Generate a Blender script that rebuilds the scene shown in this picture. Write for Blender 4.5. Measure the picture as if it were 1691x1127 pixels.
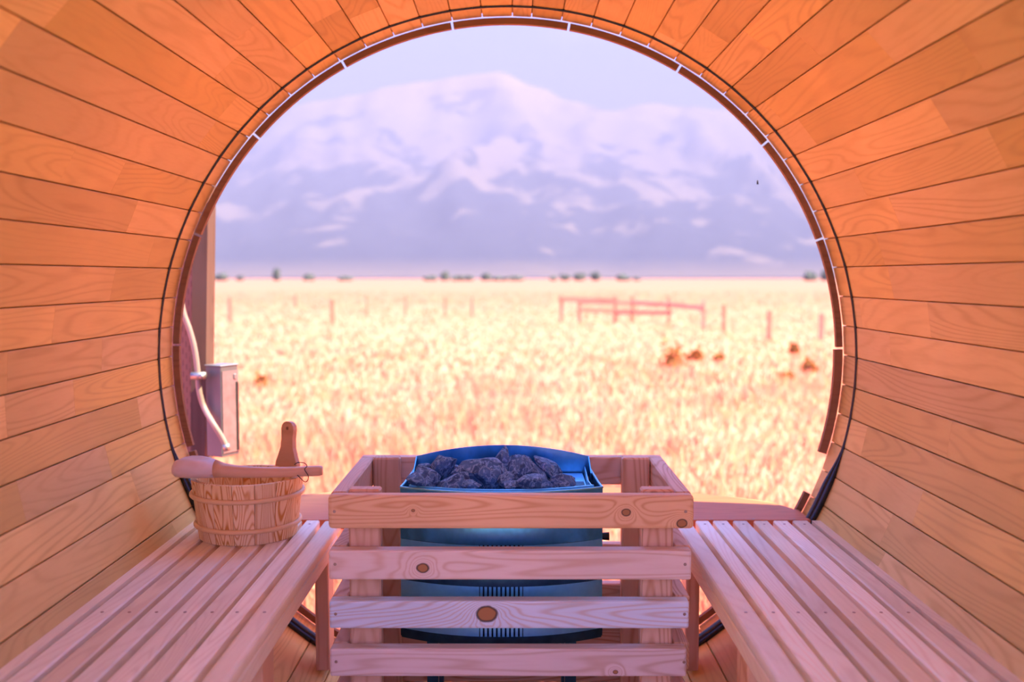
import bpy, bmesh, math, random
import numpy as np
from mathutils import Vector, Matrix, noise as mnoise

for o in list(bpy.data.objects):
    bpy.data.objects.remove(o, do_unlink=True)
random.seed(7)
SC = bpy.context.scene
COL = SC.collection
PI = math.pi

# ------------------------------------------------------------------ camera
F = 1644.0                      # focal length in pixels of a 1691 x 1127 frame
CAMX, CAMZ = 0.0165, 1.70       # camera position (y = 0); ground is z = 0
ZA = CAMZ - 0.2305              # height of the barrel axis (x = 0)
R = 0.95                        # inner radius of the barrel
PITCH = math.atan(106.5 / F)
cd = bpy.data.cameras.new('camera'); cam = bpy.data.objects.new('camera', cd); COL.objects.link(cam)
cd.sensor_width = 36.0; cd.lens = F / 1691.0 * 36.0
cd.clip_start = 0.02; cd.clip_end = 40000
cam.location = (CAMX, 0, CAMZ)
cam.rotation_euler = (PI / 2 - PITCH, 0, 2.5 / F)
cd.dof.use_dof = True; cd.dof.focus_distance = 2.3; cd.dof.aperture_fstop = 2.3
SC.camera = cam

# ------------------------------------------------------------------ world: pale high-altitude sky
W = bpy.data.worlds.new('sky'); SC.world = W; W.use_nodes = True
nt = W.node_tree; nt.nodes.clear()
def wn(t, **k):
    n = nt.nodes.new(t)
    for a, b in k.items(): setattr(n, a, b)
    return n
tc = wn('ShaderNodeTexCoord'); sp = wn('ShaderNodeSeparateXYZ'); ramp = wn('ShaderNodeValToRGB')
nt.links.new(tc.outputs['Generated'], sp.inputs[0]); nt.links.new(sp.outputs['Z'], ramp.inputs[0])
el = ramp.color_ramp.elements
el[0].position = 0.0; el[0].color = (0.435, 0.465, 1.6, 1)
el[1].position = 1.0; el[1].color = (0.30, 0.72, 2.0, 1)
e = ramp.color_ramp.elements.new(0.25); e.color = (0.435, 0.49, 1.65, 1)
e = ramp.color_ramp.elements.new(0.5); e.color = (0.42, 0.64, 1.85, 1)
cl = wn('ShaderNodeTexNoise'); cl.inputs['Scale'].default_value = 5; cl.inputs['Detail'].default_value = 5
mp = wn('ShaderNodeMapping'); mp.inputs['Scale'].default_value = (1, 1, 3.0); mp.inputs['Location'].default_value = (0.3, 0.1, 0.2)
nt.links.new(tc.outputs['Generated'], mp.inputs[0]); nt.links.new(mp.outputs[0], cl.inputs['Vector'])
cr = wn('ShaderNodeMapRange'); cr.inputs[1].default_value = 0.60; cr.inputs[2].default_value = 0.75; cr.inputs[4].default_value = 0.5
nt.links.new(cl.outputs['Fac'], cr.inputs[0])
mx = wn('ShaderNodeMix', data_type='RGBA'); mx.inputs[7].default_value = (0.60, 0.60, 1.6, 1)
nt.links.new(cr.outputs[0], mx.inputs[0]); nt.links.new(ramp.outputs[0], mx.inputs[6])
bg = wn('ShaderNodeBackground'); bg.inputs[1].default_value = 1.0
out = wn('ShaderNodeOutputWorld')
nt.links.new(mx.outputs[2], bg.inputs[0]); nt.links.new(bg.outputs[0], out.inputs[0])

# ------------------------------------------------------------------ sun: high, from the right, a little behind
sd = bpy.data.lights.new('sun', 'SUN'); sun = bpy.data.objects.new('sun', sd); COL.objects.link(sun)
sd.energy = 13.5; sd.color = (1.0, 0.84, 0.52); sd.angle = math.radians(0.6)
sun.rotation_euler = Vector((-0.55, 0.11, -0.80)).to_track_quat('-Z', 'Y').to_euler()
sun.location = (20, -5, 30)

SC.view_settings.view_transform = 'Standard'; SC.view_settings.look = 'None'
SC.view_settings.gamma = 1.0; SC.view_settings.use_curve_mapping = False
SC.view_settings.exposure = 0.75
SC.cycles.use_denoising = True
SC.cycles.max_bounces = 14; SC.cycles.diffuse_bounces = 10; SC.cycles.transparent_max_bounces = 12
SC.cycles.sample_clamp_indirect = 8.0

# ------------------------------------------------------------------ pixel helpers (a pixel is only a direction)
CM = Matrix.Rotation(2.5 / F, 3, 'Z') @ Matrix.Rotation(PI / 2 - PITCH, 3, 'X')
CP = Vector((CAMX, 0, CAMZ))
def ray(px, py):
    return (CM @ Vector(((px - 845.5) / F, -(py - 563.5) / F, -1.0))).normalized()
def at_y(px, py, Y):
    d = ray(px, py); return CP + d * (Y / d.y)
def at_z(px, py, Z):
    d = ray(px, py); return CP + d * ((Z - CAMZ) / d.z)
def on_barrel(px, py):
    d = ray(px, py); ox, oz = CP.x, CP.z - ZA
    a = d.x * d.x + d.z * d.z; b = 2 * (ox * d.x + oz * d.z); c = ox * ox + oz * oz - R * R
    t = (-b + math.sqrt(b * b - 4 * a * c)) / (2 * a)
    p = CP + d * t
    return math.atan2(p.x, p.z - ZA), p.y

# ------------------------------------------------------------------ materials
def newmat(name):
    m = bpy.data.materials.new(name); m.use_nodes = True
    n = m.node_tree.nodes; n.clear()
    o = n.new('ShaderNodeOutputMaterial'); b = n.new('ShaderNodeBsdfPrincipled')
    m.node_tree.links.new(b.outputs[0], o.inputs[0])
    return m, m.node_tree, b, o
def plain(name, col, rough=0.6, metal=0.0, var=0.0, nscale=20.0, bump=0.0, spec=0.5):
    m, t, b, o = newmat(name)
    b.inputs['Roughness'].default_value = rough; b.inputs['Metallic'].default_value = metal
    b.inputs['Specular IOR Level'].default_value = spec
    c = t.nodes.new('ShaderNodeTexCoord'); n = t.nodes.new('ShaderNodeTexNoise')
    n.inputs['Scale'].default_value = nscale; n.inputs['Detail'].default_value = 4
    t.links.new(c.outputs['Object'], n.inputs['Vector'])
    r = t.nodes.new('ShaderNodeValToRGB')
    r.color_ramp.elements[0].position = 0.3; r.color_ramp.elements[1].position = 0.7
    r.color_ramp.elements[0].color = tuple(x * (1 - var) for x in col) + (1,)
    r.color_ramp.elements[1].color = tuple(min(1, x * (1 + var)) for x in col) + (1,)
    t.links.new(n.outputs['Fac'], r.inputs[0]); t.links.new(r.outputs[0], b.inputs['Base Color'])
    if bump:
        k = t.nodes.new('ShaderNodeBump'); k.inputs['Strength'].default_value = bump; k.inputs['Distance'].default_value = 0.01
        t.links.new(n.outputs['Fac'], k.inputs['Height']); t.links.new(k.outputs[0], b.inputs['Normal'])
    return m

class G:
    """tiny node-graph helper"""
    def __init__(s, t): s.t = t
    def n(s, typ, **k):
        x = s.t.nodes.new(typ)
        for a, b in k.items(): setattr(x, a, b)
        return x
    def put(s, sock, v):
        if isinstance(v, bpy.types.NodeSocket): s.t.links.new(v, sock)
        else: sock.default_value = v
    def m(s, op, a, b=0.0, c=0.0):
        x = s.n('ShaderNodeMath', operation=op)
        s.put(x.inputs[0], a); s.put(x.inputs[1], b); s.put(x.inputs[2], c)
        return x.outputs[0]
    def vm(s, op, a, b):
        x = s.n('ShaderNodeVectorMath', operation=op)
        s.put(x.inputs[0], a); s.put(x.inputs[1], b); return x.outputs[0]
    def rng(s, v, a, b, c=0.0, d=1.0):
        x = s.n('ShaderNodeMapRange'); s.put(x.inputs[0], v)
        for i, q in enumerate((a, b, c, d)): x.inputs[i + 1].default_value = q
        return x.outputs[0]
    def mix(s, f, a, b):
        x = s.n('ShaderNodeMix', data_type='RGBA'); s.put(x.inputs[0], f); s.put(x.inputs[6], a); s.put(x.inputs[7], b)
        return x.outputs[2]
    def noise(s, v, sc, det=2.0, dist=0.0):
        x = s.n('ShaderNodeTexNoise'); s.put(x.inputs['Vector'], v)
        x.inputs['Scale'].default_value = sc; x.inputs['Detail'].default_value = det; x.inputs['Distortion'].default_value = dist
        return x.outputs['Fac']

def wood(name, base, dark, axis='y', lines=34.0, amt=0.5, tone=0.22, rough=0.55, knots=(), small_knots=0.0, alt=None, across=7.0, face='xz', spec=0.35):
    """plain-sawn softwood: grain lines are contours of a noise stretched along the board"""
    m, t, b, o = newmat(name); g = G(t)
    tcn = g.n('ShaderNodeTexCoord'); oi = g.n('ShaderNodeObjectInfo')
    rnd = oi.outputs['Random']
    off = g.n('ShaderNodeCombineXYZ')
    g.put(off.inputs[0], g.m('MULTIPLY', rnd, 37.0)); g.put(off.inputs[1], g.m('MULTIPLY', rnd, 91.0)); g.put(off.inputs[2], g.m('MULTIPLY', rnd, 53.0))
    obj = tcn.outputs['Object']
    vec = g.vm('ADD', obj, off.outputs[0])
    al = 0.11
    sc = {'x': (al, 1, 1), 'y': (1, al, 1), 'z': (1, 1, al)}[axis]
    v = g.vm('MULTIPLY', vec, sc)
    n1 = g.noise(v, across, 1.5, 0.25)
    phase = g.m('MULTIPLY', n1, lines)
    kmask = None
    if knots:
        s = g.n('ShaderNodeSeparateXYZ'); g.put(s.inputs[0], obj)
        ia, ib = {'xz': (0, 2), 'yz': (1, 2)}[face]
        kdark = 0.0; kcore = 0.0
        wob = g.noise(obj, 45, 2)
        for (kx, kz, kr) in knots:
            dx = g.m('SUBTRACT', s.outputs[ia], kx); dz = g.m('SUBTRACT', s.outputs[ib], kz)
            dx2 = g.m('MULTIPLY', dx, 0.8)
            d = g.m('SQRT', g.m('ADD', g.m('MULTIPLY', dx2, dx2), g.m('MULTIPLY', dz, dz)))
            d = g.m('ADD', d, g.m('MULTIPLY', g.m('SUBTRACT', wob, 0.5), kr * 0.5))
            f = g.m('EXPONENT', g.m('MULTIPLY', d, -1.0 / (kr * 1.4)))
            phase = g.m('ADD', phase, g.m('MULTIPLY', f, 12.0))
            ring = g.rng(g.m('ABSOLUTE', g.m('SUBTRACT', d, kr)), kr * 0.05, kr * 0.22, 1.0, 0.0)
            core = g.rng(d, kr * 0.92, kr * 1.02, 1.0, 0.0)
            kdark = g.m('MAXIMUM', kdark, ring); kcore = g.m('MAXIMUM', kcore, core)
        kmask = (kcore, kdark)
    sn = g.m('SINE', g.m('MULTIPLY', phase, 2 * PI))
    ln = g.m('POWER', g.rng(sn, -1, 1), 3.0)
    fib = g.noise(g.vm('MULTIPLY', v, (1, 1, 1)), 160, 2)
    blot = g.noise(vec, 3.0, 2)
    gmask = g.rng(g.noise(v, 2.0, 1), 0.35, 0.6, 0.35, 1.0)
    fac = g.m('ADD', g.m('MULTIPLY', g.m('MULTIPLY', ln, gmask), amt), g.m('MULTIPLY', g.m('SUBTRACT', fib, 0.45), 0.35))
    fac = g.m('MINIMUM', g.m('MAXIMUM', fac, 0.0), 1.0)
    r2 = g.m('FRACT', g.m('MULTIPLY', rnd, 7.31)); r3 = g.m('FRACT', g.m('MULTIPLY', rnd, 23.7))
    alt = alt or tuple(min(1, c * k) for c, k in zip(base, (1.0, 1.1, 1.3)))
    bc = g.mix(r2, base + (1,), alt + (1,))
    col = g.mix(fac, bc, dark + (1,))
    if small_knots:
        vo = g.n('ShaderNodeTexVoronoi'); g.put(vo.inputs['Vector'], g.vm('MULTIPLY', vec, {'x': (.6, 1, 1), 'y': (1, .6, 1), 'z': (1, 1, .6)}[axis])); vo.inputs['Scale'].default_value = 9.0
        sc2 = g.n('ShaderNodeSeparateColor'); g.put(sc2.inputs[0], vo.outputs['Color'])
        wv = g.m('MULTIPLY', g.rng(vo.outputs['Distance'], 0.03, 0.06, 1.0, 0.0), g.m('GREATER_THAN', sc2.outputs[0], 1 - small_knots))
        col = g.mix(wv, col, tuple(c * 0.3 for c in dark) + (1,))
    if kmask:
        col = g.mix(kmask[0], col, (0.42, 0.20, 0.07, 1))
        col = g.mix(g.m('MULTIPLY', kmask[1], 0.9), col, (0.05, 0.03, 0.02, 1))
    val = g.m('MULTIPLY', g.rng(r3, 0, 1, 1 - tone, 1 + tone * 0.5), g.rng(blot, 0.3, 0.7, 0.92, 1.06))
    hs = g.n('ShaderNodeHueSaturation'); g.put(hs.inputs['Value'], val); g.put(hs.inputs['Color'], col)
    t.links.new(hs.outputs[0], b.inputs['Base Color'])
    b.inputs['Roughness'].default_value = rough; b.inputs['Specular IOR Level'].default_value = spec
    k = g.n('ShaderNodeBump'); k.inputs['Strength'].default_value = 0.12; k.inputs['Distance'].default_value = 0.002
    g.put(k.inputs['Height'], fac); t.links.new(k.outputs[0], b.inputs['Normal'])
    return m

M = {}
M['stave'] = wood('cedar_stave', (0.73, 0.52, 0.13), (0.51, 0.32, 0.075), 'y', lines=26, amt=0.42, tone=0.22, small_knots=0.02, alt=(0.79, 0.59, 0.23))
M['bench'] = wood('bench_wood', (0.93, 0.82, 0.58), (0.64, 0.50, 0.35), 'y', lines=30, amt=0.28, tone=0.20, small_knots=0.02)
M['shelf'] = wood('shelf_wood', (0.64, 0.22, 0.085), (0.48, 0.14, 0.05), 'x', lines=22, amt=0.4, tone=0.05)
M['trim'] = wood('trim_wood', (0.27, 0.14, 0.06), (0.17, 0.08, 0.035), 'x', lines=20, amt=0.4, tone=0.15)
M['guard_x'] = wood('fir_rail_x', (0.80, 0.53, 0.33), (0.56, 0.27, 0.12), 'x', lines=38, amt=0.8, tone=0.10)
M['guard_y'] = wood('fir_rail_y', (0.80, 0.53, 0.33), (0.56, 0.27, 0.12), 'y', lines=38, amt=0.8, tone=0.10)
M['post'] = wood('fir_post', (0.80, 0.53, 0.33), (0.56, 0.27, 0.12), 'z', lines=36, amt=0.75, tone=0.12)
M['bucket'] = wood('bucket_pine', (0.90, 0.66, 0.32), (0.60, 0.27, 0.05), 'z', lines=30, amt=1.3, tone=0.08, across=14)
M['hoop'] = wood('hoop_wood', (0.76, 0.52, 0.24), (0.5, 0.26, 0.1), 'x', lines=8, amt=0.2, rough=0.35)
M['ladle_bowl'] = wood('ladle_bowl_wood', (0.72, 0.58, 0.46), (0.56, 0.40, 0.28), 'x', lines=10, amt=0.3, rough=0.6, tone=0.0)
M['ladle'] = wood('ladle_wood', (0.66, 0.39, 0.20), (0.45, 0.22, 0.09), 'x', lines=12, amt=0.4, rough=0.45)
M['rubber'] = plain('black_rubber', (0.012, 0.014, 0.016), 0.22, 0, 0.2)
M['black'] = plain('black_plastic', (0.015, 0.015, 0.017), 0.5)
M['steel'] = plain('brushed_steel', (0.12, 0.46, 0.74), 0.28, 1.0, 0.10, 60)  # blue of the cool light is put into all three heater steels
M['steel_bright'] = plain('bright_steel', (0.24, 0.72, 1.0), 0.40, 0.85, 0.06, 60)
M['steel_dark'] = plain('dark_steel', (0.035, 0.10, 0.16), 0.35, 0.9, 0.2, 40)
M['galv'] = plain('galvanised_steel', (0.30, 0.28, 0.28), 0.45, 0.8, 0.15, 30)
M['box_gray'] = plain('painted_grey_metal', (0.11, 0.105, 0.12), 0.5, 0.3, 0.15, 12)
M['conduit'] = plain('pvc_conduit', (0.26, 0.19, 0.17), 0.45, 0.0, 0.05)
M['screw'] = plain('screw_steel', (0.40, 0.30, 0.24), 0.4, 0.7)

# stone: dark blue-grey rock with pale mineral veins
m, t, b, o = newmat('sauna_stone'); g = G(t)
tcn = g.n('ShaderNodeTexCoord'); oi = g.n('ShaderNodeObjectInfo')
vv = g.vm('ADD', tcn.outputs['Object'], oi.outputs['Location'])
n1 = g.noise(vv, 38, 6, 1.0); n2 = g.noise(vv, 120, 4)
vein = g.rng(g.m('ABSOLUTE', g.m('SUBTRACT', n1, 0.5)), 0.0, 0.035, 1.0, 0.0)
speck = g.rng(n2, 0.55, 0.7)
cbase = g.mix(g.rng(n1, 0.3, 0.7), (0.018, 0.06, 0.14, 1), (0.085, 0.23, 0.46, 1))
cbase = g.mix(g.m('MULTIPLY', g.m('MAXIMUM', vein, speck), 0.55), cbase, (0.40, 0.68, 1.0, 1))
t.links.new(cbase, b.inputs['Base Color']); b.inputs['Roughness'].default_value = 0.75
k = g.n('ShaderNodeBump'); k.inputs['Strength'].default_value = 0.6; k.inputs['Distance'].default_value = 0.006
g.put(k.inputs['Height'], g.m('ADD', n1, g.m('MULTIPLY', n2, 0.4))); t.links.new(k.outputs[0], b.inputs['Normal'])
M['stone'] = m

# incised pressure-treated lumber
m, t, b, o = newmat('incised_lumber'); g = G(t)
tcn = g.n('ShaderNodeTexCoord'); br = g.n('ShaderNodeTexBrick')
mpn = g.n('ShaderNodeMapping'); mpn.inputs['Rotation'].default_value = (PI / 2, 0, 0)
sx = g.n('ShaderNodeSeparateXYZ'); g.put(sx.inputs[0], tcn.outputs['Object'])
col_i = g.m('FLOOR', g.m('MULTIPLY', sx.outputs[0], 90.0))
fx = g.m('FRACT', g.m('MULTIPLY', sx.outputs[0], 90.0))
fz = g.m('FRACT', g.m('ADD', g.m('MULTIPLY', sx.outputs[2], 26.0), g.m('MULTIPLY', col_i, 0.37)))
dash = g.m('MULTIPLY', g.m('LESS_THAN', g.m('ABSOLUTE', g.m('SUBTRACT', fx, 0.5)), 0.13), g.m('LESS_THAN', fz, 0.5))
t.links.new(g.mix(g.m('MULTIPLY', dash, 0.75), (0.26, 0.12, 0.075, 1), (0.10, 0.04, 0.025, 1)), b.inputs['Base Color'])
b.inputs['Roughness'].default_value = 0.8
M['incised'] = m
M['treated'] = wood('treated_post', (0.10, 0.05, 0.035), (0.06, 0.03, 0.02), 'z', lines=14, amt=0.5, tone=0.0, rough=0.8)  # shade on the post is put into this dark base colour
M['weathered'] = wood('weathered_fence', (0.32, 0.24, 0.14), (0.22, 0.15, 0.08), 'z', lines=10, amt=0.4, tone=0.2, rough=0.85)

# clear acrylic of the dome
m = bpy.data.materials.new('clear_acrylic'); m.use_nodes = True; t = m.node_tree; t.nodes.clear(); g = G(t)
tr = g.n('ShaderNodeBsdfTransparent'); tr.inputs[0].default_value = (0.985, 0.985, 0.985, 1)
gl = g.n('ShaderNodeBsdfGlossy'); gl.inputs['Roughness'].default_value = 0.02
fr = g.n('ShaderNodeFresnel'); fr.inputs[0].default_value = 1.3
ms = g.n('ShaderNodeMixShader'); g.put(ms.inputs[0], g.m('MULTIPLY', fr.outputs[0], 0.5))
t.links.new(tr.outputs[0], ms.inputs[1]); t.links.new(gl.outputs[0], ms.inputs[2])
mo = g.n('ShaderNodeOutputMaterial'); t.links.new(ms.outputs[0], mo.inputs[0])
M['acrylic'] = m

# dry meadow
def meadow(name, c1, c2, c3, upn=False):
    m, t, b, o = newmat(name); g = G(t)
    geo = g.n('ShaderNodeNewGeometry'); P = geo.outputs['Position']
    big = g.noise(P, 0.12, 4); mid = g.noise(P, 0.9, 4, 0.5); fine = g.noise(P, 6, 3)
    c = g.mix(g.rng(big, 0.35, 0.65), c1 + (1,), c2 + (1,))
    c = g.mix(g.m('MULTIPLY', g.rng(mid, 0.45, 0.7), 0.8), c, c3 + (1,))
    c = g.mix(g.m('MULTIPLY', g.rng(fine, 0.55, 0.75), 0.25), c, tuple(x * 0.6 for x in c1) + (1,))
    if not upn:   # near tone lifted against blade shade, far tone lowered against red glare
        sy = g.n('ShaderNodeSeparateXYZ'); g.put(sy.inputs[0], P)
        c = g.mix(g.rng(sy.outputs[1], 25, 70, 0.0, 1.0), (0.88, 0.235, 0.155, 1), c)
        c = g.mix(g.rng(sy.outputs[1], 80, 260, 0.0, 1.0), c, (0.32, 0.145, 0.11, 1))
    t.links.new(c, b.inputs['Base Color']); b.inputs['Roughness'].default_value = 0.95
    b.inputs['Specular IOR Level'].default_value = 0.05
    if upn:
        trn = g.n('ShaderNodeBsdfTranslucent'); t.links.new(c, trn.inputs[0])
        mxs = g.n('ShaderNodeMixShader'); mxs.inputs[0].default_value = 0.45
        t.links.new(b.outputs[0], mxs.inputs[1]); t.links.new(trn.outputs[0], mxs.inputs[2]); t.links.new(mxs.outputs[0], o.inputs[0])
    if upn: g.put(b.inputs['Normal'], g.vm('ADD', g.vm('MULTIPLY', geo.outputs['Normal'], (0.15, 0.15, 0.15)), (0, 0, 0.9)))
    return m
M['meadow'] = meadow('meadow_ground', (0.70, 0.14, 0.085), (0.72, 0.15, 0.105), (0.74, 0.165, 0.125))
M['grass'] = meadow('straw_grass', (0.88, 0.30, 0.18), (0.89, 0.315, 0.215), (0.91, 0.345, 0.265), True)
M['sage'] = plain('sage_leaf', (0.30, 0.17, 0.05), 0.9, 0, 0.4, 6, spec=0.1)
M['tree'] = plain('far_tree', (0.10, 0.12, 0.11), 0.95, 0, 0.3, 0.4, spec=0.05)

# ------------------------------------------------------------------ object helpers
def tag(o, label=None, cat=None, group=None, kind=None):
    if label: o['label'] = label
    if cat: o['category'] = cat
    if group: o['group'] = group
    if kind: o['kind'] = kind
    return o
def thing(name, loc, label, cat, group=None, kind=None):
    o = bpy.data.objects.new(name, None); COL.objects.link(o); o.location = loc; o.empty_display_size = 0.1
    return tag(o, label, cat, group, kind)
def link(name, me, parent=None, loc=(0, 0, 0), rot=(0, 0, 0)):
    """loc is in world space; parents are unrotated and top-level or parts of such"""
    o = bpy.data.objects.new(name, me); COL.objects.link(o)
    L = Vector(loc); p = parent
    o.rotation_euler = rot
    while p is not None:
        L = L - p.location; p = p.parent
    o.location = L
    if parent is not None: o.parent = parent
    return o
def mesh(name, verts, faces, mat, smooth=False):
    me = bpy.data.meshes.new(name); me.from_pydata([tuple(v) for v in verts], [], faces); me.update()
    me.materials.append(mat)
    if smooth:
        me.polygons.foreach_set('use_smooth', [True] * len(me.polygons))
    return me
def fixn(me):
    bm = bmesh.new(); bm.from_mesh(me); bmesh.ops.recalc_face_normals(bm, faces=bm.faces); bm.to_mesh(me); bm.free(); return me
_bc = {}
def box_me(sx, sy, sz, bev, mat, seg=1):
    key = (round(sx, 4), round(sy, 4), round(sz, 4), bev, mat.name, seg)
    if key in _bc: return _bc[key]
    bm = bmesh.new(); bmesh.ops.create_cube(bm, size=1.0)
    for v in bm.verts: v.co = Vector((v.co.x * sx, v.co.y * sy, v.co.z * sz))
    if bev: bmesh.ops.bevel(bm, geom=list(bm.edges), offset=bev, segments=seg, affect='EDGES', profile=0.5)
    me = bpy.data.meshes.new('board'); bm.to_mesh(me); bm.free(); me.materials.append(mat)
    if seg > 1: me.polygons.foreach_set('use_smooth', [False] * len(me.polygons))
    _bc[key] = me; return me
def board(name, x0, x1, y0, y1, z0, z1, mat, parent=None, bev=0.003, seg=1, rot=(0, 0, 0)):
    return link(name, box_me(abs(x1 - x0), abs(y1 - y0), abs(z1 - z0), bev, mat, seg), parent, ((x0 + x1) / 2, (y0 + y1) / 2, (z0 + z1) / 2), rot)
def tube_me(pts, rad, mat, n=10, closed=False, flat=1.0):
    pts = [Vector(p) for p in pts]; V = []; Fc = []
    N = len(pts); up0 = None
    for i, p in enumerate(pts):
        a = pts[(i - 1) % N] if (closed or i > 0) else p
        c = pts[(i + 1) % N] if (closed or i < N - 1) else p
        tng = (c - a).normalized()
        if up0 is None:
            up0 = Vector((0, 0, 1)) if abs(tng.z) < 0.9 else Vector((1, 0, 0))
        u = (up0 - tng * up0.dot(tng)).normalized(); up0 = u
        w = tng.cross(u)
        r = rad[i] if isinstance(rad, (list, tuple)) else rad
        for k in range(n):
            an = 2 * PI * k / n
            V.append(p + u * (math.cos(an) * r) + w * (math.sin(an) * r * flat))
    for i in range(N if closed else N - 1):
        j = (i + 1) % N
        for k in range(n):
            k2 = (k + 1) % n
            Fc.append((i * n + k, i * n + k2, j * n + k2, j * n + k))
    if not closed:
        Fc.append(tuple(range(n - 1, -1, -1))); Fc.append(tuple((N - 1) * n + k for k in range(n)))
    return fixn(mesh('tube', V, Fc, mat, True))
def spline(pts, per=8):
    P = [Vector(p) for p in pts]; out = []
    for i in range(len(P) - 1):
        p0 = P[max(i - 1, 0)]; p1 = P[i]; p2 = P[i + 1]; p3 = P[min(i + 2, len(P) - 1)]
        for k in range(per):
            s = k / per
            out.append(0.5 * ((2 * p1) + (p2 - p0) * s + (2 * p0 - 5 * p1 + 4 * p2 - p3) * s * s + (3 * p1 - p0 - 3 * p2 + p3) * s ** 3))
    out.append(P[-1]); return out
def strip_me(path, z0, z1, th, mat, closed=False, ztop=None):
    """an upright sheet following a plan path [(x, y)], thickness th, between z0 and z1 (ztop: per-point tops)"""
    P = [Vector((p[0], p[1])) for p in path]; N = len(P); V = []; Fc = []
    for i, p in enumerate(P):
        a = P[(i - 1) % N] if (closed or i > 0) else p
        c = P[(i + 1) % N] if (closed or i < N - 1) else p
        t_ = (c - a).normalized(); nn = Vector((-t_.y, t_.x)) * th / 2
        zt = ztop[i] if ztop else z1
        V += [(p.x + nn.x, p.y + nn.y, z0), (p.x - nn.x, p.y - nn.y, z0), (p.x - nn.x, p.y - nn.y, zt), (p.x + nn.x, p.y + nn.y, zt)]
    for i in range(N if closed else N - 1):
        j = (i + 1) % N
        for k in range(4):
            k2 = (k + 1) % 4
            Fc.append((i * 4 + k, i * 4 + k2, j * 4 + k2, j * 4 + k))
    if not closed:
        Fc.append((0, 1, 2, 3)); Fc.append(tuple((N - 1) * 4 + k for k in (3, 2, 1, 0)))
    return fixn(mesh('sheet', V, Fc, mat))
def prism_me(poly, z0, z1, mat):
    n = len(poly); V = [(p[0], p[1], z0) for p in poly] + [(p[0], p[1], z1) for p in poly]
    Fc = [tuple(range(n - 1, -1, -1)), tuple(range(n, 2 * n))] + [(i, (i + 1) % n, n + (i + 1) % n, n + i) for i in range(n)]
    return fixn(mesh('prism', V, Fc, mat))

# ------------------------------------------------------------------ the ground
YR = 2.70      # gasket ring
YE = 2.81      # barrel end
gv = []; gf = []
xs = [-6000, -2500, -1000, -500, -250, -120, -60, -30, -15, 0, 15, 30, 60, 120, 250, 500, 1000, 2500, 6000]
ys = [-400, -100, -30, -10, 0, 5, 10, 20, 40, 80, 160, 300, 420, 800, 1600, 3200, 9000]
for yy in ys:
    for xx in xs:
        gv.append((xx, yy, 0.0 if yy <= 830 else -6.0 if yy < 1700 else -10.0))
nx = len(xs)
for j in range(len(ys) - 1):
    for i in range(nx - 1):
        gf.append((j * nx + i, j * nx + i + 1, (j + 1) * nx + i + 1, (j + 1) * nx + i))
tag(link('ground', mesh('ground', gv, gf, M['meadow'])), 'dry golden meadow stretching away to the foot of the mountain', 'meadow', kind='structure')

# unseen dark yard added behind the sauna to keep the rear light cool
gy_ = prism_me([(-7, -14), (7, -14), (6.4, -0.2), (-6.6, 0.1)], 0.0, 0.012, plain('added_yard_grey', (0.13, 0.13, 0.135), 0.95, 0, 0.4, 30))
tag(link('added_dark_yard', gy_), 'unseen dark yard added at the open end of the sauna to cool its light', 'yard', kind='structure')

# ------------------------------------------------------------------ the mountain
prof = [(-900, 300), (-500, 330), (-100, 300), (200, 262), (330, 240), (420, 212), (470, 190), (500, 178), (540, 172), (590, 163), (640, 150), (690, 143), (740, 136), (790, 129), (828, 124), (850, 136), (875, 148), (905, 154),
        (930, 168), (960, 178), (990, 188), (1020, 189), (1060, 177), (1100, 179), (1150, 183), (1200, 188), (1260, 200), (1330, 222), (1420, 240), (1700, 270), (2200, 300), (2700, 330)]
Y0, Y1 = 3200.0, 6400.0
def ridge(px):
    for a, c in zip(prof, prof[1:]):
        if a[0] <= px <= c[0]:
            s = (px - a[0]) / (c[0] - a[0]); return a[1] + (c[1] - a[1]) * s
    return 330
NXm, NYm = 300, 110
mv = []; mf = []
for j in range(NYm):
    tt = j / (NYm - 1) * 1.12
    for i in range(NXm):
        px = -900 + 3600 * i / (NXm - 1)
        Y = Y0 + (Y1 - Y0) * tt
        X = CAMX + (px - 848) / F * Y
        Hr = (457 - ridge(px)) / F * Y1
        n_ = mnoise.fractal(Vector((X / 900, Y / 900, 3.1)), 1.0, 2.1, 5)
        rd = 1 - abs(mnoise.noise(Vector((X / 520 + 0.5 * n_, Y / 1500, 7.7)))) * 2
        rd2 = 1 - abs(mnoise.noise(Vector((X / 210, Y / 500, 1.7)))) * 2
        if tt <= 1.0:
            s = tt ** 1.35
            z = Hr * s + (rd * 190 + rd2 * 70 + n_ * 130 - 90) * math.sin(PI * min(1, tt)) ** 0.8 * (0.4 + 0.6 * tt) + 12 * rd2 * tt
        else:
            z = Hr * (1 - (tt - 1) * 2.5) + 12 * rd2
        mv.append((X, Y, max(z, -12 + 0 * tt)))
for j in range(NYm - 1):
    for i in range(NXm - 1):
        mf.append((j * NXm + i, j * NXm + i + 1, (j + 1) * NXm + i + 1, (j + 1) * NXm + i))
m, t, b, o = newmat('mountain_rock'); g = G(t)
geo = g.n('ShaderNodeNewGeometry'); P = geo.outputs['Position']
sN = g.n('ShaderNodeSeparateXYZ'); g.put(sN.inputs[0], P)
nA = g.noise(P, 0.0030, 6, 0.8); nB = g.noise(P, 0.012, 4)
hf = g.rng(sN.outputs[2], 0, 1100, 0.20, -0.14)
forest = g.rng(g.m('ADD', g.m('ADD', nA, g.m('MULTIPLY', g.m('SUBTRACT', nB, 0.5), 0.35)), hf), 0.49, 0.58)
low = g.rng(sN.outputs[2], 10, 70, 1.0, 0.0)
cc = g.mix(forest, (0.27, 0.20, 0.17, 1), (0.055, 0.055, 0.09, 1))
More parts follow.
